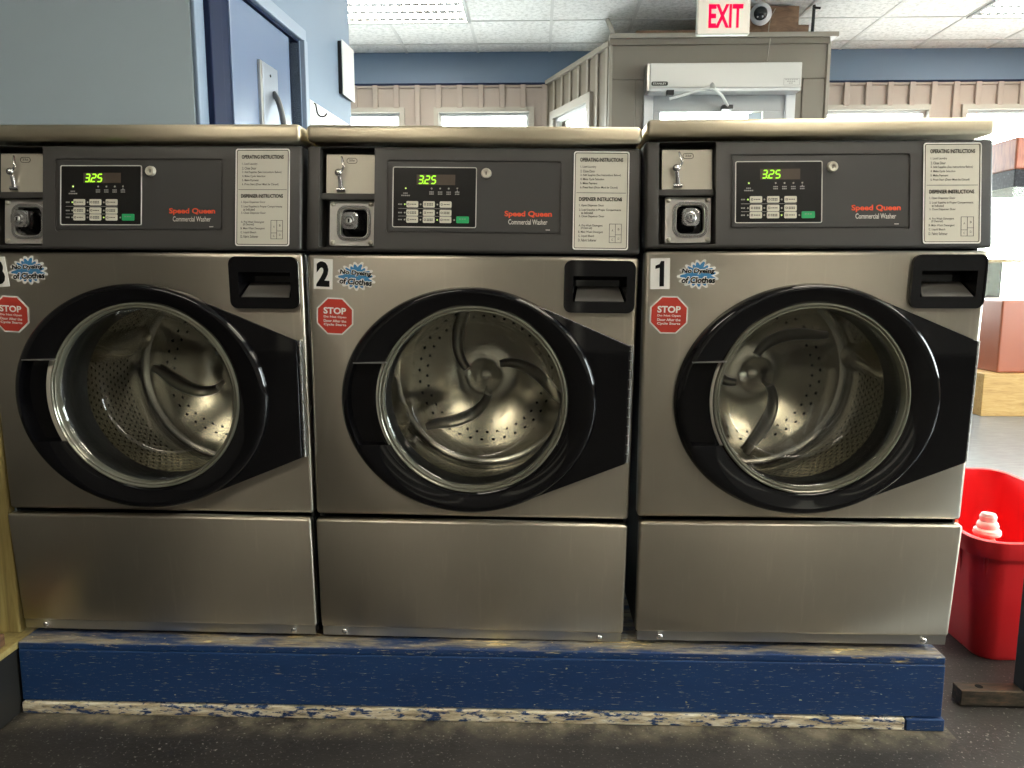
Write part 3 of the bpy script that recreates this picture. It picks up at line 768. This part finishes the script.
for px, py, qx, qy in ((1.2545, .345, 1.290, .362), (1.2735, .2665, 1.3055, .2985), (1.370, .2490, 1.376, .2850), (1.56, .2490, 1.556, .2850)):
    bm = new(); bm_tube(bm, [(px-1.49, py-.61, .288), (qx-1.49, qy-.61, .006)], .0055, 8); link('corner_rib', bm, M['binred'], bs, 60)
for px in (1.46, 1.56):
    bm = new(); bm_tube(bm, [(px-1.49, .966-.61, .300), (px-1.49, .934-.61, .02)], .006, 8); link('inner_rib', bm, M['binred'], bs, 60)
S = tag(empty('spray_bottle', (1.350, .400, .013)), 'red bottle with ribbed white cap standing inside the red bin', 'bottle')
link('bottle_body', bm_lathe_z(new(), [(0, 0), (.036, 0), (.040, .01), (.040, .20), (.037, .235), (.026, .262), (.019, .275), (.019, .285), (0, .285)]), M['bottlered'], S, 40)
bm = bm_lathe_z(new(), [(0, .284), (.032, .284), (.034, .290), (.032, .298), (.026, .303), (.027, .310), (.024, .318), (.020, .322), (.021, .334), (.017, .342), (.010, .344), (0, .341)], 0, 0, 28)
link('cap', bm, M['capwhite'], S, 30)['label'] = 'ribbed white cap'
S2 = tag(empty('squeeze_bottle', (1.368, .600, .013)), 'small orange-red bottle with pointed nozzle leaning in the red bin', 'bottle')
link('bottle_body', bm_lathe_z(new(), [(0, 0), (.030, 0), (.033, .008), (.033, .20), (.028, .235), (.016, .25), (0, .25)]), M['bottlered'], S2, 40)
link('nozzle', bm_lathe_z(new(), [(0, .249), (.016, .249), (.014, .27), (.005, .318), (0, .32)], 0, 0, 20), M['bottlered'], S2, 40)

# ------------------------------------------------------------------ steel stand foot
T = tag(empty('steel_stand', (1.28, .08, 0)), 'black steel post on a worn tube foot beside the red bin', 'stand')
ft = link('foot', bm_box(new(), -.160, .40, -.021, .018, .004, .0405, .0015), M['rust'], T)
boolean(ft, bm_lathe_z(new(), [(0, .02), (.008, .02), (.008, .1), (0, .1)], -.110, .0, 20),
        bm_box(new(), -.2, -.02, -.0185, .0155, .0065, .038))
link('bolt_hole', bm_lathe_z(new(), [(0, .0403), (.0085, .0403), (.0085, .0409), (0, .0409)], -.110, .0, 20), M['dark_ink'], ft)
link('post', bm_box(new(), -.022, .045, -.021, .018, .0405, .80, .002), M['blackmetal'], T)
link('top_bar', bm_box(new(), -.022, .40, -.021, .018, .80, .838, .002), M['blackmetal'], T)

# ------------------------------------------------------------------ room shell
H = 3.03
XL, XR, YB, YW = -3.4, 6.0, -4.6, 5.77
sbox('floor', M['floor'], XL, XR, YB, 1.55, -.10, 0)
sbox('floor_aisle', M['floorglare'], XL, XR, 1.55, YW+.2, -.10, 0)
sbox('ceiling', M['tile'], XL, XR, YB, YW+.2, H, H+.1)
bm = new()
for k in range(-6, 9):
    x = .25+.657*k
    if XL < x < XR: bm_box(bm, x-.012, x+.012, YB, YW, H-.006, H)
y = 5.493
while y > YB:
    bm_box(bm, XL, XR, y-.009, y+.009, H-.0055, H); y -= .604
struct(link('ceiling_grid', bm, M['tbar']))
# walls behind and beside the viewer
sbox('wall_back', M['backwall'], XL, XR, YB-.15, YB, 0, H)
for k, (x, wd) in enumerate([(-1.75, .10), (-1.30, .07), (-.95, .16), (-.22, .05), (.02, .05), (.30, .09), (.48, .05), (1.15, .14), (1.62, .07), (2.1, .18), (2.9, .08)]):
    sbox('trim_%d' % (k+10), M['cream'], x, x+wd, YB, YB+.05, .02, 1.25)  # unseen pale strips, added to reflect in the door glass and bezels
# side walls with openings
sbox('wall_left', M['backwall'], XL-.15, XL, YB, YW, 0, H)
# partition behind the washers
YP = 1.04; A0 = Vector((-1.000, YP)); dirv = Vector((math.sin(R_(3.6)), math.cos(R_(3.6)))); Llen = 1.72
sbox('wall_partition', M['greyblue'], XL, -1.012, YP-.012, YP+.10, 0, H)
SW = struct(empty('wall_side', (A0.x, A0.y, 0), (0, 0, -R_(3.6))))     # local +y runs along the wall, +x faces the aisle
DS0, DS1, DZ = .125, .960, 2.045   # door opening along the wall
for n_, a, b, z0, z1 in (('wall_piece', 0.0, DS0, 0, H), ('wall_piece', DS1, Llen, 0, H), ('wall_piece', DS0, DS1, DZ, H)):
    link(n_, bm_box(new(), -.16, 0, max(a, .012), b, z0, z1), M['bluewall'], SW)
bm = bm_box(new(), -.010, .006, -.010, .022, 0, H, .005)
link('corner_bead', bm, M['bluewall'], SW)
# door in the side wall
DR = struct(empty('door_2', (A0.x, A0.y, 0), (0, 0, -R_(3.6))))
bm = new(); bm_box(bm, -.17, .022, DS0-.060, DS0+.030, 0, DZ+.04, .005)
fr_ = link('door_frame', bm, M['darkblue'], DR)
link('door_stop', bm_box(new(), -.12, -.02, DS0+.030, DS0+.172, 0, DZ-.014, .004), M['darkblue'], fr_)
link('head_jamb', bm_box(new(), -.17, -.006, DS0-.05, DS1+.050, DZ-.014, DZ-.002), M['darkblue'], DR)
link('frame_head', bm_box(new(), -.17, .016, DS0-.0605, DS1+.050, DZ-.004, DZ+.050, .005), M['casing'], DR)
link('frame_post', bm_box(new(), -.004, .022, DS1+.008, DS1+.048, 0, DZ, .004), M['casing'], DR)
link('frame_jamb', bm_box(new(), -.17, -.004, DS1, DS1+.050, 0, DZ), M['darkblue'], DR)
link('strike_gap', bm_box(new(), -.15, -.045, DS1-.083, DS1, 0, DZ-.014), M['darkblue'], DR)
lf = link('door_leaf', bm_box(new(), -.060, -.016, DS0+.174, DS1-.085, .01, DZ-.018, .003), M['bluedoor'], DR)
bm = bm_box(new(), -.016, -.002, .545, .700, 1.30, 1.842, .004)
pp = link('pull_plate', bm, M['plate2'], DR)
link('pull_back', bm_box(new(), -.0165, -.004, .525, .5455, 1.30, 1.842, .002), M['dullsteel'], pp)
bm = new(); pts = []
for i in range(17):
    t = math.pi*i/16; pts.append((-.004+.045*math.sin(t)**.6, .648, 1.335+.405*(i/16)))
bm_tube(bm, pts, .012, 12); link('pull_handle', bm, M['handlegrey'], pp, 50)
link('screw', bm_lathe(new(), [(0, -.002), (.006, -.001), (.006, .003), (0, .003)], 0, 0, 12), M['dark_ink'], pp, loc=(-.0015, .62, 1.80)).rotation_euler = (0, 0, R_(90))
def on_side(name, label, cat): return tag(empty(name, (A0.x, A0.y, 0), (0, 0, -R_(3.6))), label, cat)
E = on_side('junction_box', 'tall white wall box at the end of the blue side wall', 'wall box')
link('box_body', bm_box(new(), 0.001, .022, 1.512, 1.708, 1.935, 2.200, .003), M['blackmatte'], E)
link('box_cover', bm_box(new(), .021, .028, 1.508, 1.711, 1.930, 2.205, .004), M['whitetrim'], E)
E = on_side('hook_rail', 'white board with small dark hooks on the blue wall past the door', 'hook board')
link('rail_board', bm_box(new(), .001, .020, 1.018, 1.69, 1.40, 1.797, .003), M['whitetrim'], E)
for s, z in ((1.065, 1.757), (1.345, 1.712)):
    bm = new(); pts = [(.022, s, z+.03), (.030, s, z+.028), (.036, s, z-.01)]+[(.036+.018*(1-math.cos(t)), s+.03*(t/3.1), z-.01-.018*math.sin(t)) for t in (.6, 1.2, 1.8, 2.4, 3.1)]
    bm_tube(bm, pts, .0035, 8); link('hook', bm, M['dark_ink'], E, 60)
# end wall beyond the partition
e = A0+dirv*Llen
sbox('wall_end', M['bluewall'], XL, e.x-.02, e.y-.11, e.y-.01, 0, H)

# far wall: siding, battens, soffit band, windows
def siding_wall(name, x0, x1, holes, z1):
    W = struct(empty(name, (0, 0, 0)))
    xs = sorted({x0, x1} | {h[0] for h in holes} | {h[1] for h in holes})
    bm = new()
    for a, b in zip(xs, xs[1:]):
        hs = [h for h in holes if h[0] <= a+1e-6 and h[1] >= b-1e-6]
        if not hs: bm_box(bm, a, b, YW, YW+.16, 0, z1)
        else:
            bm_box(bm, a, b, YW, YW+.16, 0, hs[0][2]); bm_box(bm, a, b, YW, YW+.16, hs[0][3], z1)
    link('siding', bm, M['siding'], W)
    bm = new(); x = x0+.06
    while x < x1:
        hs = [h for h in holes if h[0]-.03 < x < h[1]+.03]
        if not hs: bm_box(bm, x-.024, x+.024, YW-.032, YW, 0, z1, .003)
        else:
            bm_box(bm, x-.024, x+.024, YW-.032, YW, 0, hs[0][2]-.03, .003); bm_box(bm, x-.024, x+.024, YW-.032, YW, hs[0][3]+.03, z1, .003)
        x += .197
    bm_box(bm, x0, x1, YW-.02, YW, z1-.03, z1, .003)
    link('battens', bm, M['siding'], W)
    return W
WZ0, WZ1 = .62, 2.505
wins = [(-2.30, -1.14, WZ0, WZ1), (-.785, .070, WZ0, WZ1), (2.60, 3.72, WZ0, WZ1), (4.055, 5.35, WZ0, WZ1)]
siding_wall('wall_far', XL, XR, wins+[(.42, 2.16, .0, 2.60)], 2.75)
sbox('soffit_band', M['soffit'], XL, XR, YW-.03, YW+.16, 2.755, H)
sbox('trim_1', M['darkblue'], XL, XR, YW-.034, YW-.0, 2.742, 2.757)
def window(n, x0, x1, z0, z1):
    W = struct(empty('window_%d' % n, ((x0+x1)/2, YW, (z0+z1)/2)))
    a, b = (x1-x0)/2, (z1-z0)/2
    link('window_frame', bm_frame(new(), -a-.04, a+.04, -b-.04, b+.04, .045, -.03, .10, .004), M['wintrim'], W)
    link('sash', bm_frame(new(), -a, a, -b, b, .030, .03, .07, .004), M['alu'], W)
    link('pane', bm_box(new(), -a+.02, a-.02, .048, .052, -b+.02, b-.02), M['pane'], W)
    return W
for k, w in enumerate(wins): window(k+1, *w)
window(8, .42, 2.16, .0, 2.60)
# rail and dark post inside the last window
sbox('trim_2', M['palewood'], 4.02, 5.40, YW-.05, YW+.02, 1.118, 1.150)
sbox('trim_3', M['blackmatte'], 4.30, 4.49, YW-.045, YW+.02, .66, 1.118)
# right wall, with an unseen wide window bay added for side light
WR = struct(empty('wall_right', (XR, 0, 0)))
ry0, ry1 = -2.6, 3.2
for a, b, z0, z1 in ((YB, ry0, 0, H), (ry1, YW+.16, 0, H), (ry0, ry1, 0, .7), (ry0, ry1, 2.5, H)):
    link('wall_piece', bm_box(new(), 0, .15, a, b, z0, z1), M['siding'], WR)
W5 = struct(empty('window_5', (XR, (ry0+ry1)/2, 1.6)))
bm = new()
for s in (-2.9, -1.45, 0, 1.45, 2.9): bm_box(bm, -.01, .10, s-.03, s+.03, -.9, .9)
bm_box(bm, -.01, .10, -2.9, 2.9, -.93, -.87); bm_box(bm, -.01, .10, -2.9, 2.9, .87, .93)
link('window_frame', bm, M['whitetrim'], W5)
link('pane', bm_box(new(), .048, .052, -2.9, 2.9, -.88, .88), M['pane'], W5)
o = struct(link('ground', bm_box(new(), -40, 40, -40, 40, -.32, -.12), M['ground']))

# ------------------------------------------------------------------ entrance vestibule
V = 4.53; VX0, VX1 = .707, 2.337
dx0, dx1, dzt = .985, 2.085, 2.40
VW = struct(empty('wall_vestibule', (0, 0, 0)))
link('fascia', bm_box(new(), VX0, VX1, V, V+.10, 2.482, 2.745, .003), M['taupe'], VW)
link('side_board', bm_box(new(), VX0, .895, V+.002, V+.10, 0, 2.4795, .003), M['taupe'], VW)
link('side_board', bm_box(new(), 2.165, VX1-.006, V+.002, V+.10, 0, 2.4795, .003), M['taupe'], VW)
link('inner_board', bm_box(new(), .898, dx0-.02, V+.012, V+.10, 0, 2.482), M['taupe'], VW)
link('inner_board', bm_box(new(), dx1+.02, 2.163, V+.012, V+.10, 0, 2.482), M['taupe'], VW)
link('corner_trim', bm_box(new(), VX0-.018, VX0+.006, V-.014, V+.05, 0, 2.745, .003), M['taupe_light'], VW)
link('corner_trim', bm_box(new(), VX1-.004, VX1+.022, V-.012, V+.10, 0, 2.745, .003), M['taupe_light'], VW)
link('frieze', bm_box(new(), VX0-.02, VX1+.01, V-.022, V+.02, 2.728, 2.772, .003), M['taupe'], VW)
link('roof_cap', bm_box(new(), VX0-.02, 2.400, V-.045, V+1.24, 2.772, 2.806, .003), M['taupe_light'], VW)
# slanting side with a window
p0, p1 = Vector((VX0, V+.04)), Vector((.229, YW)); dv = (p1-p0); Ls = dv.length; ang_ = math.atan2(-dv.x, dv.y)
VS = struct(empty('wall_vestibule_side', (p0.x, p0.y, 0), (0, 0, ang_)))     # local +y away from the viewer, -x faces the room
wa, wb, wz0, wz1 = .36, 1.10, .62, 2.42
for a, b, z0, z1 in ((0, wa, 0, 2.745), (wb, Ls, 0, 2.745), (wa, wb, 0, wz0), (wa, wb, wz1, 2.745)):
    link('siding', bm_box(new(), 0, .10, a, b, z0, z1), M['taupe'], VS)
bm = new(); s = .05
while s < Ls:
    inn = wa-.05 < s < wb+.05
    bm_box(bm, -.016, 0, s-.02, s+.02, wz1+.06 if inn else 0, 2.745, .003)
    if inn: bm_box(bm, -.016, 0, s-.02, s+.02, 0, wz0-.05, .003)
    s += .175
bm_box(bm, -.03, .02, 0, Ls, 2.735, 2.775, .003)
link('battens', bm, M['taupe_light'], VS)
W6 = struct(empty('window_6', (p0.x, p0.y, 0), (0, 0, ang_)))
bm = new()
for a, b, z0, z1 in ((wa-.05, wa+.02, wz0-.05, wz1+.05), (wb-.02, wb+.05, wz0-.05, wz1+.05), (wa, wb, wz0-.05, wz0+.02), (wa, wb, wz1-.02, wz1+.05)):
    bm_box(bm, -.032, .06, a, b, z0, z1, .003)
link('window_frame', bm, M['wintrim'], W6)
bm = new()
for a, b, z0, z1 in ((wa+.02, wa+.05, wz0, wz1), (wb-.05, wb-.02, wz0, wz1), (wa, wb, wz1-.05, wz1-.02), (wa, wb, wz0+.02, wz0+.05)):
    bm_box(bm, .0, .05, a, b, z0, z1)
link('sash', bm, M['alu'], W6)
link('pane', bm_box(new(), .022, .026, wa, wb, wz0, wz1), M['pane'], W6)
sbox('wall_vestibule_right', M['taupe'], VX1-.10, VX1, V+.10, YW, 0, 2.745)
# exit door
D1 = struct(empty('door_1', (0, 0, 0)))
bm = new(); bm_box(bm, dx0-.025, dx0+.045, V-.012, V+.09, 0, dzt-.005, .003); bm_box(bm, dx1-.045, dx1+.025, V-.012, V+.09, 0, dzt-.005, .003); bm_box(bm, dx0-.025, dx1+.025, V-.012, V+.09, dzt-.005, dzt+.09, .003)
link('door_frame', bm, M['alu'], D1)
bm = new(); a, b = dx0+.05, dx1-.05
bm_box(bm, a, a+.055, V+.012, V+.055, .28, 2.245, .003); bm_box(bm, b-.16, b, V+.012, V+.055, .28, 2.245, .003)
bm_box(bm, a, b, V+.012, V+.055, 2.245, dzt-.01, .003); bm_box(bm, a, b, V+.012, V+.055, .01, .28, .003)
link('door_leaf', bm, M['doorgrey'], D1)
link('pane', bm_box(new(), a+.05, b-.155, V+.030, V+.036, .27, 2.25), M['pane'], D1)
link('glass_sticker', bm_box(new(), b-.27, b-.165, V+.026, V+.029, 2.15, 2.235), M['greyblue'], D1)
# outer wall of the vestibule with its own glazed opening is the street side
OP = tag(empty('door_operator', (1.54, V, 2.452)), 'long white powered door operator box mounted above the exit door', 'door operator')
hs = link('housing', bm_box(new(), -.560, .562, -.155, -.014, -.070, .108, .006), M['opwhite'], OP)
link('bottom_rail', bm_box(new(), -.558, .560, -.150, -.014, -.094, -.071, .003), M['alu'], hs)
link('end_cap', bm_box(new(), -.582, -.5605, -.150, -.014, -.090, .106, .003), M['dullsteel'], hs)
bm = bm_prism(new(), rrect(-.548, -.425, -.055, -.025, .012), -.1575, -.154)
link('badge', bm, M['mid_ink'], hs)
bm = new(); bm_text(bm, 'STANLEY', -.536, -.437, -.047, -.033, -.1582, .012); link('badge_lettering', bm, M['white_ink'], hs)
bm = new(); bm_frame(bm, .430, .550, -.058, -.008, .003, -.1562, -.154, .004)
for r in range(3):
    for u in range(6-r*2): bm_box(bm, .442+u*.016+r*.014, .453+u*.016+r*.014, -.1562, -.154, -.020-r*.013, -.013-r*.013)
link('caution_label', bm, M['grey_ink'], hs)
bm = new(); bm_tube(bm, [(-.410, -.165, -.150), (-.240, -.185, -.108), (-.105, -.195, -.075)], .011, 8); link('arm', bm, M['whitetrim'], OP, 50)
bm = new(); bm_tube(bm, [(-.105, -.195, -.072), (-.02, -.150, -.125), (.050, -.05, -.180)], .011, 8); link('arm', bm, M['whitetrim'], OP, 50)
link('pivot', bm_lathe_z(new(), [(0, -.09), (.022, -.09), (.016, -.055), (.006, -.045), (0, -.045)], -.105, -.195, 16), M['dullsteel'], OP, 40)
link('bracket', bm_box(new(), -.435, -.380, -.175, -.13, -.125, -.088, .004), M['blackmetal'], OP)
link('shoe', bm_box(new(), .010, .090, -.060, .014, -.205, -.172, .004), M['blackmetal'], OP)

# things on the vestibule roof
ZR = 2.8065
tag(link('roof_plank', bm_box(new(), .905, 1.36, V+.12, V+.22, ZR, ZR+.068, .002), M['brownwood']), 'low brown plank lying on the vestibule roof behind the exit sign', 'plank')
tag(link('wooden_block', bm_box(new(), 1.66, 2.115, V+.02, V+.14, ZR, ZR+.205, .003), M['brownwood']), 'tall brown wooden block on the vestibule roof behind the dome camera', 'block')
tag(link('wooden_block', bm_box(new(), 2.118, 2.20, V+.04, V+.14, ZR, ZR+.075, .003), M['brownwood']), 'short brown block on the vestibule roof beside the taller block', 'block')
SC = tag(empty('security_camera', (1.815, V-.03, 2.935), (R_(0), 0, R_(0))), 'white round dome camera on the brown block above the exit door', 'camera')
bm = bm_lathe(new(), [(0, .02), (.070, .02), (.078, .0), (.078, -.025), (.070, -.045), (.050, -.058), (.048, -.05)], 0, 0, 40)
rx = Matrix.Rotation(R_(-18), 4, 'Z') @ Matrix.Rotation(R_(10), 4, 'X')
for v in bm.verts: v.co = rx @ v.co
link('camera_body', bm, M['dome'], SC, 50)
bm = bm_lathe(new(), [(.0495, -.050), (.047, -.064), (.034, -.080), (.018, -.088), (0, -.090)], 0, 0, 32)
for v in bm.verts: v.co = rx @ v.co
link('camera_dome', bm, M['domeglass'], SC, 60)
bm = new()
for q in (-.018, .016): bmesh.ops.create_uvsphere(bm, u_segments=10, v_segments=8, radius=.008, matrix=rx @ Matrix.Translation((q, -.078, -.024)))
link('camera_lens', bm, M['chrome'], SC, 60)
bm = new(); bm_tube(bm, [(1.93, V-.002, 2.985), (1.90, V-.004, 2.93), (1.885, V-.006, 2.86), (1.88, V-.02, 2.812)], .004, 6)
tag(link('camera_cable', bm, M['taupe_light']), 'thin pale cable hanging down the brown block beside the dome camera', 'cable')
bm = new(); bm_tube(bm, [(1.895, V-.027, 2.765), (1.885, V-.030, 2.70), (1.878, V-.022, 2.605)], .005, 6)
tag(link('operator_cable', bm, M['taupe_light']), 'short cable running down the fascia into the door operator', 'cable')
bm = new(); bm_tube(bm, [(2.23, V+.05, 2.807), (2.235, V+.05, 3.025)], .012, 8); bm_tube(bm, [(2.225, V+.03, 3.0), (2.275, V+.03, 2.995)], .009, 8)
tag(link('support_rod', bm, M['blackmetal']), 'short dark rod from vestibule roof up to the ceiling', 'rod')
bm = new(); bm_tube(bm, [(.70, V+.34, 3.024), (.725, V+.0, 2.80)], .018, 8)
tag(link('brace', bm, M['taupe_light']), 'pale slanting brace from the vestibule corner up to the ceiling', 'brace')

# exit sign hanging from the ceiling ahead of the vestibule
EX_ = tag(empty('exit_sign', (1.282, 3.4, 2.585)), 'lit red EXIT sign hanging in front of the vestibule', 'exit sign')
hs = link('sign_housing', bm_box(new(), -.160, .160, -.025, .025, -.124, .100, .006), M['exitbody'], EX_)
bm = new(); bm_text(bm, 'EXIT', -.093, .116, -.088, .050, -.0262, .028)
link('sign_letters', bm, M['exitred'], EX_)
link('stem', bm_box(new(), -.012, .012, -.012, .012, .100, .436), M['exitbody'], EX_)
link('canopy', bm_box(new(), -.07, .07, -.03, .03, .420, .4445, .004), M['exitbody'], EX_)

# ------------------------------------------------------------------ glass cabinet on a wooden platform, far right
tag(link('wooden_platform', bm_box(new(), 3.31, 4.70, 3.84, 4.75, .0, .305, .004), M['palewood']), 'low pale wooden platform under the terracotta cabinet', 'platform')
Q = tag(empty('display_cabinet', (3.43, 3.9, .3055)), 'terracotta cabinet with glass upper part and red wood header on a low platform', 'display cabinet')
link('cabinet_base', bm_box(new(), 0, .85, 0, .75, 0, .515, .012, 3), M['terracotta'], Q)
link('cabinet_header', bm_box(new(), 0, .85, 0, .75, 1.415, 1.630, .012, 3), M['redwood'], Q)
link('header_rail', bm_box(new(), .004, .846, .004, .746, 1.295, 1.414, .004), M['speckblack'], Q)
for a, b, c, d in ((.006, .844, .004, .010), (.006, .844, .740, .746), (.004, .010, .012, .738), (.840, .846, .012, .738)):
    link('glass_pane', bm_box(new(), a, b, c, d, .516, 1.294), M['pane'], Q)
bm = new()
for i in range(40):
    pass
pts = [(.10+.16*i/60, .16+.03*math.cos(i*.9), .545+.018*math.sin(i*.9)) for i in range(61)]
bm_tube(bm, pts, .005, 6)
tag(link('coiled_wire', bm, M['dullsteel'], loc=(3.43, 3.9, .3055)), 'grey coiled wire lying inside the glass cabinet', 'wire')

# ------------------------------------------------------------------ ceiling lights
lights = [(-1.058, 4.587, 'ceiling light past the end of the blue side wall'), (4.192, 4.587, 'ceiling light above the terracotta cabinet'),
          (1.564, 2.171, 'ceiling light over the aisle behind the washers'), (4.192, 2.171, 'ceiling light over the open floor before the cabinet'),
          (1.564, -.245, 'ceiling light above the number 1 washer and bin'), (4.192, -.245, 'ceiling light near the added side window bay'),
          (-1.063, -2.661, 'ceiling light behind the viewer near the partition end'), (1.564, -2.661, 'ceiling light behind the viewer over the middle aisle'), (4.192, -2.661, 'ceiling light behind the viewer near the added window bay')]
M['lampframe'] = mat('lamp_frame', (.38, .38, .37), .5)
proto = empty('ceiling_light', (0, 0, H))
link('light_frame', bm_frame(new(), -.657, .657, -.302, .302, .03, 0, .012, .004), M['lampframe'], proto).rotation_euler = (R_(-90), 0, 0)
link('diffuser', bm_box(new(), -.628, .628, -.273, .273, -.009, -.002), M['lens'], proto)
for k, (x, y, lab) in enumerate(lights):
    o = proto if k == 0 else copy_tree(proto)
    o.location = (x, y, H-.0065); tag(o, lab, 'ceiling light', 'fluorescent panels in the tiled ceiling')

# ------------------------------------------------------------------ daylight
w = bpy.data.worlds.new('sky'); scene.world = w; w.use_nodes = True
bg = w.node_tree.nodes['Background']; bg.inputs['Color'].default_value = (.88, .95, 1., 1); bg.inputs['Strength'].default_value = 12.0
def portal(loc, rot, sx, sy):
    L = bpy.data.lights.new('window_portal', 'AREA'); L.shape = 'RECTANGLE'; L.size = sx; L.size_y = sy; L.cycles.is_portal = True
    o = bpy.data.objects.new('window_portal', L); C.objects.link(o); o.location = loc; o.rotation_euler = rot
for x0, x1, z0, z1 in wins: portal(((x0+x1)/2, YW+.15, (z0+z1)/2), (R_(-90), 0, 0), x1-x0, z1-z0)
portal((XR+.12, (ry0+ry1)/2, 1.6), (0, R_(90), 0), 1.8, ry1-ry0)

# ------------------------------------------------------------------ camera
f, pitch, yaw, roll = 760.60, R_(7.9766), R_(1.81996), R_(.0686)
fwd = Vector((-math.sin(yaw)*math.cos(pitch), math.cos(yaw)*math.cos(pitch), -math.sin(pitch)))
rgt = Vector((math.cos(yaw), math.sin(yaw), 0)); upv = rgt.cross(fwd)
r2 = rgt*math.cos(roll)+upv*math.sin(roll); u2 = upv*math.cos(roll)-rgt*math.sin(roll)
cam = bpy.data.cameras.new('camera'); cam.sensor_width = 36; cam.lens = f/1024*36; cam.clip_start = .02
co = bpy.data.objects.new('camera', cam); scene.collection.objects.link(co)
co.matrix_world = Matrix(((r2.x, u2.x, -fwd.x, .14175), (r2.y, u2.y, -fwd.y, -1.59951), (r2.z, u2.z, -fwd.z, .97628), (0, 0, 0, 1)))
scene.camera = co
scene.view_settings.view_transform = 'Standard'; scene.view_settings.look = 'None'; scene.view_settings.gamma = 1
scene.view_settings.use_curve_mapping = False; scene.view_settings.exposure = 1.08
cy_ = scene.cycles
cy_.use_denoising = True; cy_.max_bounces = 10; cy_.transparent_max_bounces = 16; cy_.diffuse_bounces = 5; cy_.glossy_bounces = 6
cy_.caustics_reflective = False; cy_.caustics_refractive = False; cy_.sample_clamp_indirect = 6.0
